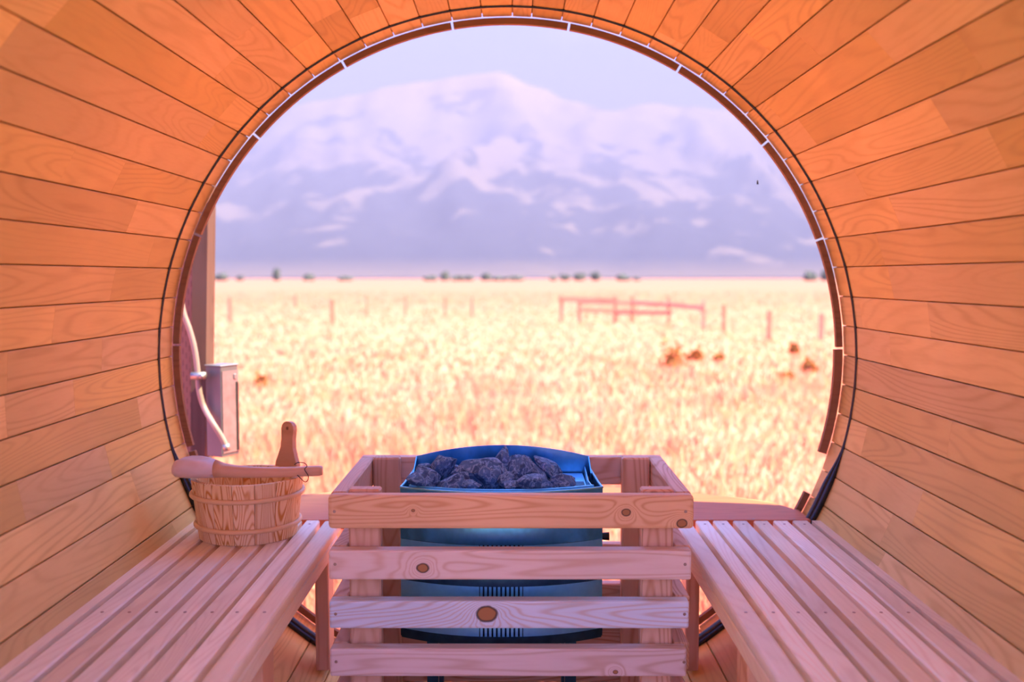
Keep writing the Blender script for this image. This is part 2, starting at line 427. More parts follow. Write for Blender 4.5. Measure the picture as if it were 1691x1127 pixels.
cc = g.mix(g.m('MULTIPLY', low, 0.8), cc, (0.26, 0.18, 0.13, 1))
t.links.new(cc, b.inputs['Base Color']); b.inputs['Roughness'].default_value = 1.0; b.inputs['Specular IOR Level'].default_value = 0.0
tag(link('mountain', mesh('mountain', mv, mf, m, True)), 'broad hazy mountain ridge rising beyond the meadow', 'mountain', kind='structure')

# haze in the valley air before the mountain
hz = bpy.data.materials.new('valley_haze'); hz.use_nodes = True; t = hz.node_tree; t.nodes.clear()
vs = t.nodes.new('ShaderNodeVolumeScatter'); vs.inputs['Color'].default_value = (0.45, 0.44, 0.66, 1); vs.inputs['Density'].default_value = 0.00042; vs.inputs['Anisotropy'].default_value = 0.0
mo = t.nodes.new('ShaderNodeOutputMaterial'); va = t.nodes.new('ShaderNodeVolumeAbsorption'); va.inputs['Color'].default_value = (0.45, 0.44, 0.66, 1); va.inputs['Density'].default_value = 0.00042
vadd = t.nodes.new('ShaderNodeAddShader'); t.links.new(vs.outputs[0], vadd.inputs[0]); t.links.new(va.outputs[0], vadd.inputs[1])
t.links.new(vadd.outputs[0], mo.inputs['Volume'])
hzme = box_me(16000, 7000, 900, 0, hz)
tag(link('haze', hzme, None, (0, 4400, 435)), 'pale lavender haze filling the valley before the mountain', 'haze', kind='stuff')

# ------------------------------------------------------------------ the barrel: staves of glued cedar pieces
STV = []                                  # (angle0, angle1), angle from the top, clockwise as seen from the camera
a0, a1, wN = 0.014, 0.070, 71
wst = (2 * PI - (a1 - a0)) / wN
STV.append((a0, a1))
for k in range(wN): STV.append((a1 + k * wst, a1 + (k + 1) * wst))
joint_px = [(396, 60), (369, 115), (361, 195), (336, 229), (107, 283), (217, 361), (536, 30), (14, 61), (247, 424), (88, 540), (12, 623), (10, 687), (230, 681), (175, 744),
            (35, 827), (179, 760), (221, 797), (1188, 62), (1257, 73), (1345, 84), (1286, 193), (1562, 204), (1425, 310), (1479, 354), (1456, 420), (1472, 472), (1535, 533),
            (1422, 519), (1470, 578), (1569, 716), (1517, 834), (1467, 867), (1460, 917), (586, 28), (1114, 66)]
joints = {}
for (px, py) in joint_px:
    an, Y = on_barrel(px, py); an = an % (2 * PI)
    for i, (s0, s1) in enumerate(STV):
        if s0 <= an < s1 or s0 <= an + 2 * PI < s1: joints.setdefault(i, []).append(Y)
YB = 0.25
barrel = thing('wall_barrel', (0, 1.1, ZA), 'curved wall and ceiling of orange cedar staves glued from short pieces', 'wall', kind='structure')
floor = thing('floor', (0, 1.1, ZA - R), 'curved bottom of cedar staves between the two benches', 'floor', kind='structure')
rj = random.Random(5)
def stave_me(w, L, c):
    """w chord width, L length; local x tangential, y along, z away from the axis; a narrow recessed joint on each side"""
    g_ = 0.0013; d_ = 0.010; T = 0.040; wo = w * (1 + T / R)
    pr = [(-w / 2 + g_ + 0.0015, 0), (w / 2 - g_ - 0.0015, 0), (w / 2 - g_, 0.0012), (w / 2 - g_ * 0.8, d_), (w / 2 + 0.0004, d_), (wo / 2, T), (-wo / 2, T), (-w / 2 - 0.0004, d_), (-w / 2 + g_ * 0.8, d_), (-w / 2 + g_, 0.0012)]
    n = len(pr); V = [(p[0], -L / 2, p[1]) for p in pr] + [(p[0], L / 2, p[1]) for p in pr]
    Fc = [tuple(range(n)), tuple(range(2 * n - 1, n - 1, -1))] + [(i, n + i, n + (i + 1) % n, (i + 1) % n) for i in range(n)]
    return fixn(mesh('plank', V, Fc, M['stave']))
for i, (s0, s1) in enumerate(STV):
    mid = (s0 + s1) / 2; half = (s1 - s0) / 2
    w = 2 * R * math.tan(half)
    js = sorted(joints.get(i, []))
    if not js: js = [rj.uniform(0.7, 1.7)]
    if js[0] > 1.4: js.insert(0, js[0] - rj.uniform(0.6, 1.1))
    if js[-1] < 2.0 and rj.random() < 0.5: js.append(rj.uniform(2.1, 2.6))
    cuts = [YB - 0.05] + [y for y in js if YB < y < YE - 0.03] + [YE]
    par = floor if abs(mid - PI) < 0.52 else barrel
    for c0, c1 in zip(cuts, cuts[1:]):
        link('plank', stave_me(w, c1 - c0 - 0.0004, 0), par, (math.sin(mid) * R, (c0 + c1) / 2, ZA + math.cos(mid) * R), (0, mid, 0))

# ------------------------------------------------------------------ the dome window
win = thing('window_1', (0, YE, ZA), 'round bubble window of clear acrylic closing the end of the barrel', 'window', kind='structure')
hD, aD = 0.40, 0.948
Rs = (aD * aD + hD * hD) / (2 * hD); yc = YE + 0.006 + hD - Rs
V = [(0, yc + Rs - YE, 0)]; Fc = []
nr, ns = 22, 96
for i in range(1, nr + 1):
    ph = math.asin(aD / Rs) * i / nr
    for k in range(ns):
        an = 2 * PI * k / ns
        V.append((Rs * math.sin(ph) * math.sin(an), yc + Rs * math.cos(ph) - YE, Rs * math.sin(ph) * math.cos(an)))
for k in range(ns): Fc.append((0, 1 + k, 1 + (k + 1) % ns))
for i in range(nr - 1):
    for k in range(ns):
        k2 = (k + 1) % ns; a_ = 1 + i * ns
        Fc.append((a_ + k, a_ + ns + k, a_ + ns + k2, a_ + k2))
link('pane', fixn(mesh('dome', V, Fc, M['acrylic'], True)), win, (0, YE, ZA))
# gasket: thin at the top, fat and shiny low down
pts = []; rad = []
for k in range(240):
    an = 2 * PI * k / 240; low = max(0.0, -math.cos(an))
    s = min(1.0, max(0.0, (low - 0.24) / 0.14)); s = s * s * (3 - 2 * s)
    pts.append((math.sin(an) * (R - 0.001 - 0.008 * s), 0, math.cos(an) * (R - 0.001 - 0.008 * s)))
    rad.append(0.0038 + 0.0112 * s)
link('gasket', tube_me(pts, rad, M['rubber'], 18, True), win, (0, YR, ZA))
# retaining strips, bent wood, in short lengths with small gaps
edges = [-1.845, -1.53, -1.19, -0.845, -0.507, -0.164, 0.182, 0.532, 0.873, 1.205, 1.54, 1.867]
segs = [(p, q) for p, q in zip(edges, edges[1:])]
lo = 1.99
while lo < 2 * PI - 1.90:
    segs.append((lo, lo + 0.345)); lo += 0.349
for (p, q) in segs:
    p += 0.0035; q -= 0.0035; mid = (p + q) / 2; n = 14
    ri = 0.926 if not (1.53 < mid < 1.9) else 0.921
    V = []; Fc = []
    for i in range(n + 1):
        an = p + (q - p) * i / n
        for (r_, y_) in ((ri, YE - 0.014), (0.9436, YE - 0.014), (0.9436, YE + 0.002), (ri, YE + 0.002)):
            V.append((math.sin(an) * r_ - math.sin(mid) * ri, y_ - YE, math.cos(an) * r_ - math.cos(mid) * ri))
    for i in range(n):
        for k in range(4):
            k2 = (k + 1) % 4; Fc.append((i * 4 + k, i * 4 + k2, i * 4 + 4 + k2, i * 4 + 4 + k))
    Fc.append((0, 1, 2, 3)); Fc.append(tuple(n * 4 + k for k in (3, 2, 1, 0)))
    link('retaining_strip', fixn(mesh('retaining_strip', V, Fc, M['trim'])), win, (math.sin(mid) * ri, YE, ZA + math.cos(mid) * ri))

# ------------------------------------------------------------------ benches
ZB = CAMZ - 0.660                      # bench top
slats = [(.450, .497), (.509, .546), (.556, .597), (.610, .650), (.666, .706), (.719, .760), (.772, .814), (.825, .858)]
def bench(sgn, label):
    b_ = thing('bench', (sgn * 0.65, 1.2, ZA - 0.80), label, 'bench')
    def X(a, c): return (a, c) if sgn > 0 else (-c, -a)
    rb = random.Random(3 + sgn)
    for i, (a, c) in enumerate(slats):
        x0, x1 = X(a, c)
        if i == len(slats) - 1:
            pr = [(a, -0.014), (c - 0.028, -0.014), (c, 0.014), (a, 0.014)]; cxx = (a + c) / 2
            V = [(sgn * (p[0] - cxx), y_, p[1]) for y_ in (-1.171, 1.171) for p in pr]
            link('slat', fixn(mesh('slat', V, [(0, 1, 2, 3), (4, 5, 6, 7), (0, 1, 5, 4), (1, 2, 6, 5), (2, 3, 7, 6), (3, 0, 4, 7)], M['bench'])), b_, (sgn * cxx, 1.491, ZB - 0.014))
            continue
        board('slat', x0, x1, 0.32, 2.662 + rb.uniform(-0.002, 0.002), ZB - 0.028, ZB, M['bench'], b_, 0.009 if i == 0 else 0.003, 3 if i == 0 else 1)
    x0, x1 = X(0.453, 0.483)
    board('apron', x0, x1, 0.32, 2.62, ZB - 0.068, ZB - 0.0285, M['bench'], b_, 0.004)
    for yb in (0.45, 1.15, 1.92, 2.60):
        x0, x1 = X(0.484, 0.80)
        board('bearer', x0, x1, yb - 0.02, yb + 0.02, ZB - 0.068, ZB - 0.0285, M['guard_x'], b_, 0.003)
        x0, x1 = X(0.4675, 0.503); xm = max(abs(x0), abs(x1))
        board('leg', x0, x1, yb - 0.045, yb + 0.045 if yb < 2.5 else yb + 0.03, ZA - math.sqrt(R * R - 0.503 ** 2) + 0.001, ZB - 0.0685, M['post'], b_, 0.003)
    for yb in (1.92, 2.62):
        for i, (a, c) in enumerate(slats[:-1]):
            x0, x1 = X(a, c)
            s_ = link('screw', SCREW, b_, ((x0 + x1) / 2, yb, ZB + 0.0004))
    return b_
def disc_me(r, h, mat, n=10):
    V = [(math.cos(2 * PI * k / n) * r, math.sin(2 * PI * k / n) * r, 0) for k in range(n)] + [(math.cos(2 * PI * k / n) * r * .8, math.sin(2 * PI * k / n) * r * .8, h) for k in range(n)]
    Fc = [tuple(range(n - 1, -1, -1)), tuple(range(n, 2 * n))] + [(k, (k + 1) % n, n + (k + 1) % n, n + k) for k in range(n)]
    return fixn(mesh('screw', V, Fc, mat))
SCREW = disc_me(0.0035, 0.0008, M['screw'])
bench(-1, 'slatted wooden bench that carries the bucket')
bench(1, 'slatted wooden bench with nothing standing on it')

# half-moon shelf in the bottom of the dome, notched behind the heater
sh = thing('window_shelf', (0, 2.9, ZB - 0.02), 'curved orange wooden shelf board in the foot of the bubble window', 'shelf')
zt = ZB - 0.001
def wall_x(z): return math.sqrt(R * R - (z - ZA) ** 2)
XW = wall_x(zt) - 0.022
outer = []
Yin = 2.672
for k in range(41):
    u = -1 + 2 * k / 40
    outer.append((u * 0.815, 2.835 + 0.29 * (1 - u * u) ** 0.75 if abs(u) < 1 else 2.80))
def shelf_piece(name, poly, z0=zt - 0.026, z1=zt):
    cx = sum(p[0] for p in poly) / len(poly); cy = sum(p[1] for p in poly) / len(poly)
    return link(name, prism_me([(p[0] - cx, p[1] - cy) for p in poly], z0 - zt, z1 - zt, M['shelf']), sh, (cx, cy, zt))
rt = [p for p in outer if p[0] >= 0.40]; lt = [p for p in outer if p[0] <= -0.40]; md = [p for p in outer if -0.41 < p[0] < 0.41]
shelf_piece('end_board', [(0.40, Yin), (XW, Yin), (XW, 2.79)] + rt[::-1])
shelf_piece('end_board', [(-XW, Yin), (-0.40, Yin)] + lt[::-1] + [(-XW, 2.79)])
shelf_piece('centre_board', [(-0.398, 3.005), (0.398, 3.005)] + [p for p in md if abs(p[0]) < 0.398][::-1])
for px in (1175, 1244, 1312):
    p = at_z(px, 858, zt); link('screw', SCREW, sh, (p.x, p.y, zt + 0.0003))

# ------------------------------------------------------------------ the heater guard (open wooden crate)
GX0, GX1 = -0.397 + CAMX, 0.386 + CAMX
GY0, GY1 = 2.10, 2.59
TH = 0.036
guard = thing('heater_guard', ((GX0 + GX1) / 2, (GY0 + GY1) / 2, ZA - 0.90), 'square open crate of pale fir rails standing around the sauna heater', 'guard rail')
rows = [(0.467, 0.540), (0.586, 0.651), (0.697, 0.758), (0.802, 0.864), (0.908, 0.968), (1.010, 1.066)]
def kx(px, Y=GY0): return (px - 848) / F * Y + CAMX - (GX0 + GX1) / 2
fk = [[(kx(1036), 0.000, 0.0075), (kx(1130), -0.024, 0.0085), (kx(680), 0.004, 0.003)], [(kx(697), -0.006, 0.0095)], [(kx(806), 0.002, 0.0165)], [(kx(1025), -0.02, 0.004)], [], []]
fcol = [((0.86, 0.57, 0.31), (0.64, 0.31, 0.12)), ((0.84, 0.65, 0.50), (0.62, 0.38, 0.22)), ((0.70, 0.78, 0.80), (0.60, 0.56, 0.52)), ((0.80, 0.64, 0.52), (0.56, 0.38, 0.25)), ((0.78, 0.55, 0.36), (0.55, 0.3, 0.15)), ((0.78, 0.55, 0.36), (0.55, 0.3, 0.15))]  # third rail's blue-grey has the cool light put into its wood colour
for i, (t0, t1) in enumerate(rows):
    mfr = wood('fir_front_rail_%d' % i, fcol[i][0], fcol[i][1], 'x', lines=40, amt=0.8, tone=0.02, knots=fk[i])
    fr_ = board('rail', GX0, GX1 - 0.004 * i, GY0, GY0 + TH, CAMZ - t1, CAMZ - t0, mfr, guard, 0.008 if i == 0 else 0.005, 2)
    for sx_ in (GX0 + 0.014, GX1 - 0.018):
        link('screw', SCREW, fr_, (sx_, GY0 - 0.0002, CAMZ - (t0 + t1) / 2 + 0.002), (PI / 2, 0, 0))
    board('rail', GX0, GX1, GY1 - TH, GY1, CAMZ - t1, CAMZ - t0, M['guard_x'], guard, 0.005, 2)
    for x0 in (GX0, GX1 - TH):
        board('rail', x0, x0 + TH, GY0 + TH + 0.001, GY1 - TH - 0.001, CAMZ - t1, CAMZ - t0, M['guard_y'], guard, 0.004)
for (x0, x1) in ((-0.359, -0.290), (0.278, 0.348)):
    for (y0, y1) in ((GY0 + TH + 0.001, GY0 + TH + 0.039), (GY1 - TH - 0.039, GY1 - TH - 0.001)):
        xx0, xx1 = x0 + CAMX, x1 + CAMX
        zb = ZA - math.sqrt(R * R - min(abs(xx0), abs(xx1)) ** 2) + 0.03
        zb = ZA - math.sqrt(R * R - max(abs(xx0), abs(xx1)) ** 2) + 0.001
        board('post', xx0, xx1, y0, y1, zb, CAMZ - 0.462, M['post'], guard, 0.004)

# ------------------------------------------------------------------ the heater
HX = -0.011; HZ = CAMZ - 0.480
def outline(hw, yf, yside, yb, hwb, n=28):
    """plan from back-left round the curved front to back-right"""
    P = [(HX - hwb, yb), (HX - hw + 0.004, yside + 0.05)]
    for k in range(n + 1):
        u = -1 + 2 * k / n
        P.append((HX + hw * u, yf + (yside - yf) * abs(u) ** 2.2))
    P += [(HX + hw - 0.004, yside + 0.05), (HX + hwb, yb)]
    return P
heater = thing('sauna_heater', (HX, 2.34, ZA - R), 'steel sauna heater, blue light put into its colour, with a curved front and arched back plate', 'heater')
hb = Vector((HX, 2.34, ZA - R))
def hpart(name, me, par=None):
    for v in me.vertices: v.co = v.co - hb
    return link(name, me, par or heater, hb)
po = outline(0.230, 2.186, 2.245, 2.480, 0.218)
pi_ = outline(0.206, 2.203, 2.252, 2.472, 0.206)
hpart('shell', strip_me(po, HZ - 0.118, HZ, 0.0022, M['steel']))
# rolled rim on the shell
hpart('rim', tube_me([(p[0], p[1], HZ) for p in po], 0.0028, M['steel_bright'], 8))
hpart('stone_bin', strip_me(pi_, HZ - 0.075, HZ + 0.004, 0.0022, M['steel_bright']))
hpart('bin_floor', prism_me(pi_, HZ - 0.078, HZ - 0.074, M['steel_dark']))
hpart('bin_lip', strip_me([(p[0], p[1]) for p in outline(0.210, 2.1985, 2.249, 2.472, 0.206)][2:-2], HZ - 0.012, HZ + 0.005, 0.005, M['steel_bright']))
# arched back plate
nb = 24; path = [(HX - 0.216 + 0.432 * k / nb, 2.482) for k in range(nb + 1)]
tops = [HZ + 0.029 + 0.028 * (1 - abs(-1 + 2 * k / nb) ** 2.0) for k in range(nb + 1)]
hpart('back_plate', strip_me(path, HZ - 0.34, HZ, 0.0025, M['steel'], ztop=tops))
for s in (-1, 1):
    hpart('side_fin', strip_me([(HX + s * 0.2165, 2.484), (HX + s * 0.2165, 2.40)], HZ - 0.02, 0, 0.0022, M['steel'], ztop=[HZ + 0.028, HZ + 0.002]))
# slotted tray at the right-hand end of the bin
tp = hpart('tray', prism_me([(HX + 0.10, 2.30), (HX + 0.200, 2.30), (HX + 0.200, 2.468), (HX + 0.10, 2.468)], HZ - 0.016, HZ - 0.012, M['steel_bright']))
for k in range(5):
    y_ = 2.305 + 0.013 * k
    hpart('slot', prism_me([(HX + 0.145, y_), (HX + 0.196, y_), (HX + 0.196, y_ + 0.005), (HX + 0.145, y_ + 0.005)], HZ - 0.012, HZ - 0.0112, M['black']), tp)
# lower body: two slotted bands with dark bands between
pin = outline(0.205, 2.215, 2.27, 2.47, 0.20)
hpart('core', strip_me(pin, HZ - 0.335, HZ - 0.10, 0.002, M['steel_dark']))
def band(z0, z1, P, plain_mat):
    n = len(P)
    cut = [i for i, p in enumerate(P) if abs(p[0] - HX) < 0.062]
    a_, c_ = cut[0], cut[-1]
    hpart('band', strip_me(P[:a_ + 1], z0, z1, 0.002, plain_mat)); hpart('band', strip_me(P[c_:], z0, z1, 0.002, plain_mat))
    x0, x1 = P[a_][0], P[c_][0]; nbars = 10; pitch = (x1 - x0) / nbars
    def yat(x):
        for q, r_ in zip(P, P[1:]):
            if q[0] <= x <= r_[0]: return q[1] + (r_[1] - q[1]) * (x - q[0]) / (r_[0] - q[0])
    for k in range(nbars):
        xa = x0 + pitch * (k + 0.20); xb = x0 + pitch * (k + 0.80)
        hpart('grille_bar', strip_me([(xa, yat(xa)), (xb, yat(xb))], z0, z1, 0.002, M['steel_bright']))
band(HZ - 0.185, HZ - 0.119, po, M['steel_bright'])
hpart('dark_band', strip_me(po, HZ - 0.213, HZ - 0.185, 0.0022, M['steel_dark']))
band(HZ - 0.327, HZ - 0.213, po, M['steel_bright'])
hpart('base_rim', strip_me(po, HZ - 0.345, HZ - 0.327, 0.004, M['steel_dark']))
hpart('base_plate', prism_me(po, HZ - 0.349, HZ - 0.345, M['steel_dark']))
for sx_ in (-0.16, 0.16):
    for y_ in (2.27, 2.44):
        zb = ZA - math.sqrt(R * R - (abs(HX + sx_) + 0.014) ** 2)
        hpart('leg', prism_me([(HX + sx_ - .013, y_ - .013), (HX + sx_ + .013, y_ - .013), (HX + sx_ + .013, y_ + .013), (HX + sx_ - .013, y_ + .013)], zb + 0.001, HZ - 0.349, M['steel_dark']))
p = at_y(1003, 886, 2.30)
hpart('knob', tube_me([(HX + 0.229, 2.30, p.z), (p.x + 0.004, 2.30, p.z)], [0.008, 0.010], M['black'], 10))

# stones
def stone_me(seed, sx_, sy_, sz_, tilt=0.0, wedge=0.0):
    rs = random.Random(seed); bm = bmesh.new(); bmesh.ops.create_icosphere(bm, subdivisions=3, radius=1.0)
    pl = [(Vector((rs.uniform(-1, 1), rs.uniform(-1, 1), rs.uniform(-1, 1))).normalized(), rs.uniform(0.55, 0.86)) for _ in range(13)]
    for v in bm.verts:
        c = v.co.copy()
        for nn, dd in pl:
            q = c.dot(nn)
            if q > dd: c -= nn * (q - dd)
        c *= 1 + 0.10 * mnoise.noise(c * 2.2 + Vector((seed, 0, 0))) + 0.04 * mnoise.noise(c * 6 + Vector((0, seed, 0)))
        if wedge: c.x *= 1 - wedge * c.z
        v.co = Vector((c.x * sx_, c.y * sy_, c.z * sz_))
    bmesh.ops.rotate(bm, verts=bm.verts, cent=(0, 0, 0), matrix=Matrix.Rotation(tilt, 3, 'Y'))
    me = bpy.data.meshes.new('stone'); bm.to_mesh(me); bm.free(); me.materials.append(M['stone']); return me
# (x, y of the centre in the photo, width and height in px, depth, tilt, wedge, label)
ST = [(701, 791, 52, 30, 2.265, 0.25, 0, 'flat dark stone lying at the front corner of the heater under the plain fin'),
      (707, 777, 34, 18, 2.37, 0.2, 0, 'small thin stone peeking out behind the flat corner stone'),
      (730, 771, 50, 40, 2.36, -0.3, 0.1, 'rounded dark stone beside the largest boulder, toward the bucket'),
      (748, 800, 52, 30, 2.255, -0.5, 0, 'broken stone wedged low in front of the largest boulder'),
      (790, 782, 84, 62, 2.315, 0.1, 0.1, 'largest dark boulder with pale and rusty veins in the middle of the heater'),
      (826, 764, 30, 48, 2.39, 0.35, 0.45, 'pale upright wedge of stone behind the largest boulder'),
      (855, 769, 46, 30, 2.42, 0.0, 0, 'stone half hidden against the back plate between two boulders'),
      (866, 782, 66, 60, 2.33, 0.3, 0.5, 'big peaked stone with one smooth sloping face'),
      (905, 773, 56, 24, 2.385, 0.65, 0, 'long slab of stone sloping down toward the tray'),
      (880, 797, 60, 26, 2.25, 0.0, 0.2, 'wide veined stone at the front rim below the peaked stone'),
      (930, 796, 44, 22, 2.285, 0.05, 0, 'low flat stone touching the slotted tray'),
      (836, 792, 24, 28, 2.27, 0.1, 0, 'small round stone in the gap beside the largest boulder'),
      (778, 803, 34, 18, 2.235, 0.0, 0, 'small stone chip against the front lip'),
      (846, 803, 32, 16, 2.235, 0.1, 0, 'little grey stone chip at the front lip below the gap'),
      (762, 786, 40, 34, 2.40, 0.3, 0, 'dark stone behind the largest boulder, close to the back plate'),
      (905, 790, 44, 34, 2.40, -0.2, 0, 'dark stone under the sloping slab')]
for i, (px, py, wpx, hpx, Y, tl, wd, lab) in enumerate(ST):
    p = at_y(px, py, Y); s = Y / F
    hx, hz_ = wpx * s / 2 * 1.24, hpx * s / 2 * 1.24
    o = link('sauna_stone', stone_me(40 + i, hx, max(hx * 0.8, hz_ * 0.8) if hx < 0.05 else 0.045, hz_, tl, wd), None, p)
    tag(o, lab, 'stone', 'stones heaped in the sauna heater')

# ------------------------------------------------------------------ the bucket
BX, BY, BH = -0.6635, 2.52, 0.152
rbt, rtp = 0.122, 0.140
bucket = thing('sauna_bucket', (BX, BY, ZB), 'small round pine bucket with two wooden hoops standing on the slatted bench', 'bucket')
NS = 16
def rad_at(z): return rbt + (rtp - rbt) * z / BH
ha = math.atan2(0.080, 0.115)          # handle direction from +y towards +x
for k in range(NS):
    c_ = ha + 2 * PI * k / NS; hw_ = PI / NS - 0.004
    V = []; Fc = []; n = 4
    for zz in (0.0, BH):
        for dr in (0.0, -0.013):
            for i in range(n + 1):
                an = c_ - hw_ + 2 * hw_ * i / n; r_ = rad_at(zz) + dr
                V.append((math.sin(an) * r_ - math.sin(c_) * rad_at(0), math.cos(an) * r_ - math.cos(c_) * rad_at(0), zz))
    q = n + 1
    for i in range(n):
        Fc += [(i, i + 1, 2 * q + i + 1, 2 * q + i), (q + i, q + i + 1, 3 * q + i + 1, 3 * q + i), (2 * q + i, 2 * q + i + 1, 3 * q + i + 1, 3 * q + i), (i, i + 1, q + i + 1, q + i)]
    Fc += [(0, q, 3 * q, 2 * q), (n, q + n, 3 * q + n, 2 * q + n)]
    me = fixn(mesh('stave', V, Fc, M['bucket']))
    link('stave', me, bucket, (BX + math.sin(c_) * rad_at(0), BY + math.cos(c_) * rad_at(0), ZB + 0.001))
# carry handle: one stave drawn up to a rounded paddle
prof_h = [(0.046, -0.03), (0.040, 0.012), (0.032, 0.030), (0.0235, 0.052), (0.0215, 0.075), (0.0225, 0.092), (0.0235, 0.102), (0.021, 0.112), (0.014, 0.119), (0.006, 0.122)]
left = [(-w_ / 1.0 * 1, z_) for (w_, z_) in prof_h]; poly = left + [(w_, z_) for (w_, z_) in prof_h[::-1]]
n = len(poly); V = [(p[0], -0.0065, p[1]) for p in poly] + [(p[0], 0.0065, p[1]) for p in poly]
Fc = [tuple(range(n)), tuple(range(2 * n - 1, n - 1, -1))] + [(i, n + i, n + (i + 1) % n, (i + 1) % n) for i in range(n)]
hme = fixn(mesh('handle', V, Fc, M['ladle']))
hr = rtp - 0.0065
hh = link('handle', hme, bucket, (BX + math.sin(ha) * (hr + 0.001), BY + math.cos(ha) * (hr + 0.001), ZB + BH), (math.radians(-4), 0, -ha))
pg = link('peg', disc_me(0.005, 0.0015, M['trim'], 12), None); pg.parent = hh; pg.location = (0, -0.0064, 0.104); pg.rotation_euler = (PI / 2, 0, 0)
for zz, rr in ((0.112, 0.0062), (0.036, 0.0062)):
    r_ = rad_at(zz) + 0.003
    link('hoop', tube_me([(math.sin(2 * PI * k / 64) * r_, math.cos(2 * PI * k / 64) * r_, 0) for k in range(64)], rr, M['hoop'], 10, True), bucket, (BX, BY, ZB + zz))
link('base', prism_me([(math.cos(2 * PI * k / 40) * 0.109, math.sin(2 * PI * k / 40) * 0.109) for k in range(40)], 0, 0.012, M['bench']), bucket, (BX, BY, ZB + 0.008))

# ------------------------------------------------------------------ the ladle lying across the bucket
LY = 2.46
sec = [(78, 672, 676, .0), (80, 650, 700, .012), (95, 624, 712, .024), (125, 607, 717, .034), (165, 599, 719, .039), (210, 600, 719, .040), (255, 609, 718, .037), (300, 626, 717, .030), (345, 643, 716, .022), (400, 655, 716, .016),
       (480, 661, 717, .0135), (560, 664, 717, .013), (640, 664, 715, .013), (720, 662, 712, .013), (790, 658, 709, .0135), (835, 656, 708, .0135), (852, 660, 704, .010)]
lad = thing('ladle', at_y(430, 790, LY), 'wooden ladle with a cord loop lying across the bucket rim', 'ladle')
V = []; Fc = []; n = 20; base = Vector(lad.location)
for (zx, zt_, zb_, hw_) in sec:
    px = 260 + .3195 * zx; y_ = LY + 0.03 * (zx - 400) / 450
    pt = at_y(px, 560 + .3195 * zt_, y_); pb = at_y(px, 560 + .3195 * zb_, y_)
    cz, hz_ = (pt.z + pb.z) / 2, max(0.001, (pt.z - pb.z) / 2)
    bowl = max(0.0, 1 - abs(zx - 190) / 110)
    hw_ = max(hw_, 0.003)
    for k in range(n):
        an = 2 * PI * k / n; cx_, sz_ = math.cos(an), math.sin(an)
        if zx > 380:      # squared handle with rounded corners
            e_ = 0.6; cx_ = math.copysign(abs(cx_) ** e_, cx_); sz_ = math.copysign(abs(sz_) ** e_, sz_)
        zz = cz + hz_ * sz_
        if sz_ > 0 and bowl > 0 and abs(cx_) < 0.6: zz -= hz_ * 0.7 * bowl * (1 - (cx_ / 0.6) ** 2)
        V.append(Vector((pt.x, y_ + hw_ * cx_, zz)) - base)
def ladle_part(name, i0, i1, mat):
    Vp = V[i0 * n:(i1 + 1) * n]; Fp = []
    for i in range(i1 - i0):
        for k in range(n):
            k2 = (k + 1) % n; Fp.append((i * n + k, i * n + k2, (i + 1) * n + k2, (i + 1) * n + k))
    Fp.append(tuple(range(n))); Fp.append(tuple((i1 - i0) * n + k for k in range(n)))
    link(name, fixn(mesh(name, Vp, Fp, mat, True)), lad, base)
ladle_part('bowl', 0, 7, M['ladle_bowl']); ladle_part('handle', 7, len(sec) - 1, M['ladle'])
cp = [(486, 768), (492, 764.5), (502, 765), (507, 770), (503, 776)]
cp2 = [(503, 776), (509, 786), (508, 794), (503, 796), (496, 790), (491, 785)]
link('cord_loop', tube_me([at_y(x, y, LY + 0.005) - base for x, y in [q for q in spline([(a_, c_, 0) for a_, c_ in cp + cp2[1:]], 5) and [(q.x, q.y) for q in spline([(a_, c_, 0) for a_, c_ in cp + cp2[1:]], 5)]]], 0.0011, M['black'], 6), lad, base)

# ------------------------------------------------------------------ outside: post, board, box, conduit
YP = 3.32
s = YP / F
def px_x(px, Y): return at_y(px, 457, Y).x
ptop = 2.6
def leaning(name, x_lo, x_hi, w, Y, d, z0, z1, mat, lab, cat):
    V = []
    for zz, xx in ((z0, x_lo), (z1, x_hi)):
        V += [(xx - w, Y, zz), (xx, Y, zz), (xx, Y + d, zz), (xx - w, Y + d, zz)]
    cx = x_lo - w / 2; V = [(v[0] - cx, v[1] - Y, v[2] - z0) for v in V]
    o = link(name, fixn(mesh(name, V, [(0, 1, 2, 3), (4, 5, 6, 7), (0, 1, 5, 4), (1, 2, 6, 5), (2, 3, 7, 6), (3, 0, 4, 7)], mat)), None, (cx, Y, z0))
    return tag(o, lab, cat)
x700 = px_x(334, YP); x350 = px_x(345, YP)
za, zb_ = at_y(334, 700, YP).z, at_y(345, 350, YP).z
def xe(z): return x700 + (x350 - x700) * (z - za) / (zb_ - za)
leaning('utility_post', xe(0), xe(ptop), 0.049, YP, 0.09, 0.0, ptop, M['treated'], 'treated post outside the window, shade put into its dark brown, carrying the metal box', 'post')
leaning('incised_board', xe(0) - 0.052, xe(ptop) - 0.052, 0.14, YP + 0.02, 0.04, 0.0, 2.10, M['incised'], 'reddish treated board with rows of slit marks beside the dark post', 'board')
bx0 = px_x(338, YP - 0.02); bx1 = px_x(385, YP - 0.02)
z1 = at_y(360, 602, YP - .02).z; z0 = at_y(360, 752, YP - .02).z
eb = thing('electrical_box', ((bx0 + bx1) / 2, YP, z0), 'grey metal electrical box fixed to the dark post', 'metal box')
wB = bx1 - bx0
ang = math.radians(-28)
def rot_board(name, x0, x1, y0, y1, za_, zb2, mat, bev=0.002):
    c_ = Vector(((x0 + x1) / 2, (y0 + y1) / 2, 0)); c_ = Matrix.Rotation(ang, 3, 'Z') @ c_
    return link(name, box_me(x1 - x0, y1 - y0, zb2 - za_, bev, mat), eb, ((bx0 + bx1) / 2 + 0.004 + c_.x, YP - 0.01 + c_.y, (za_ + zb2) / 2), (0, 0, ang))
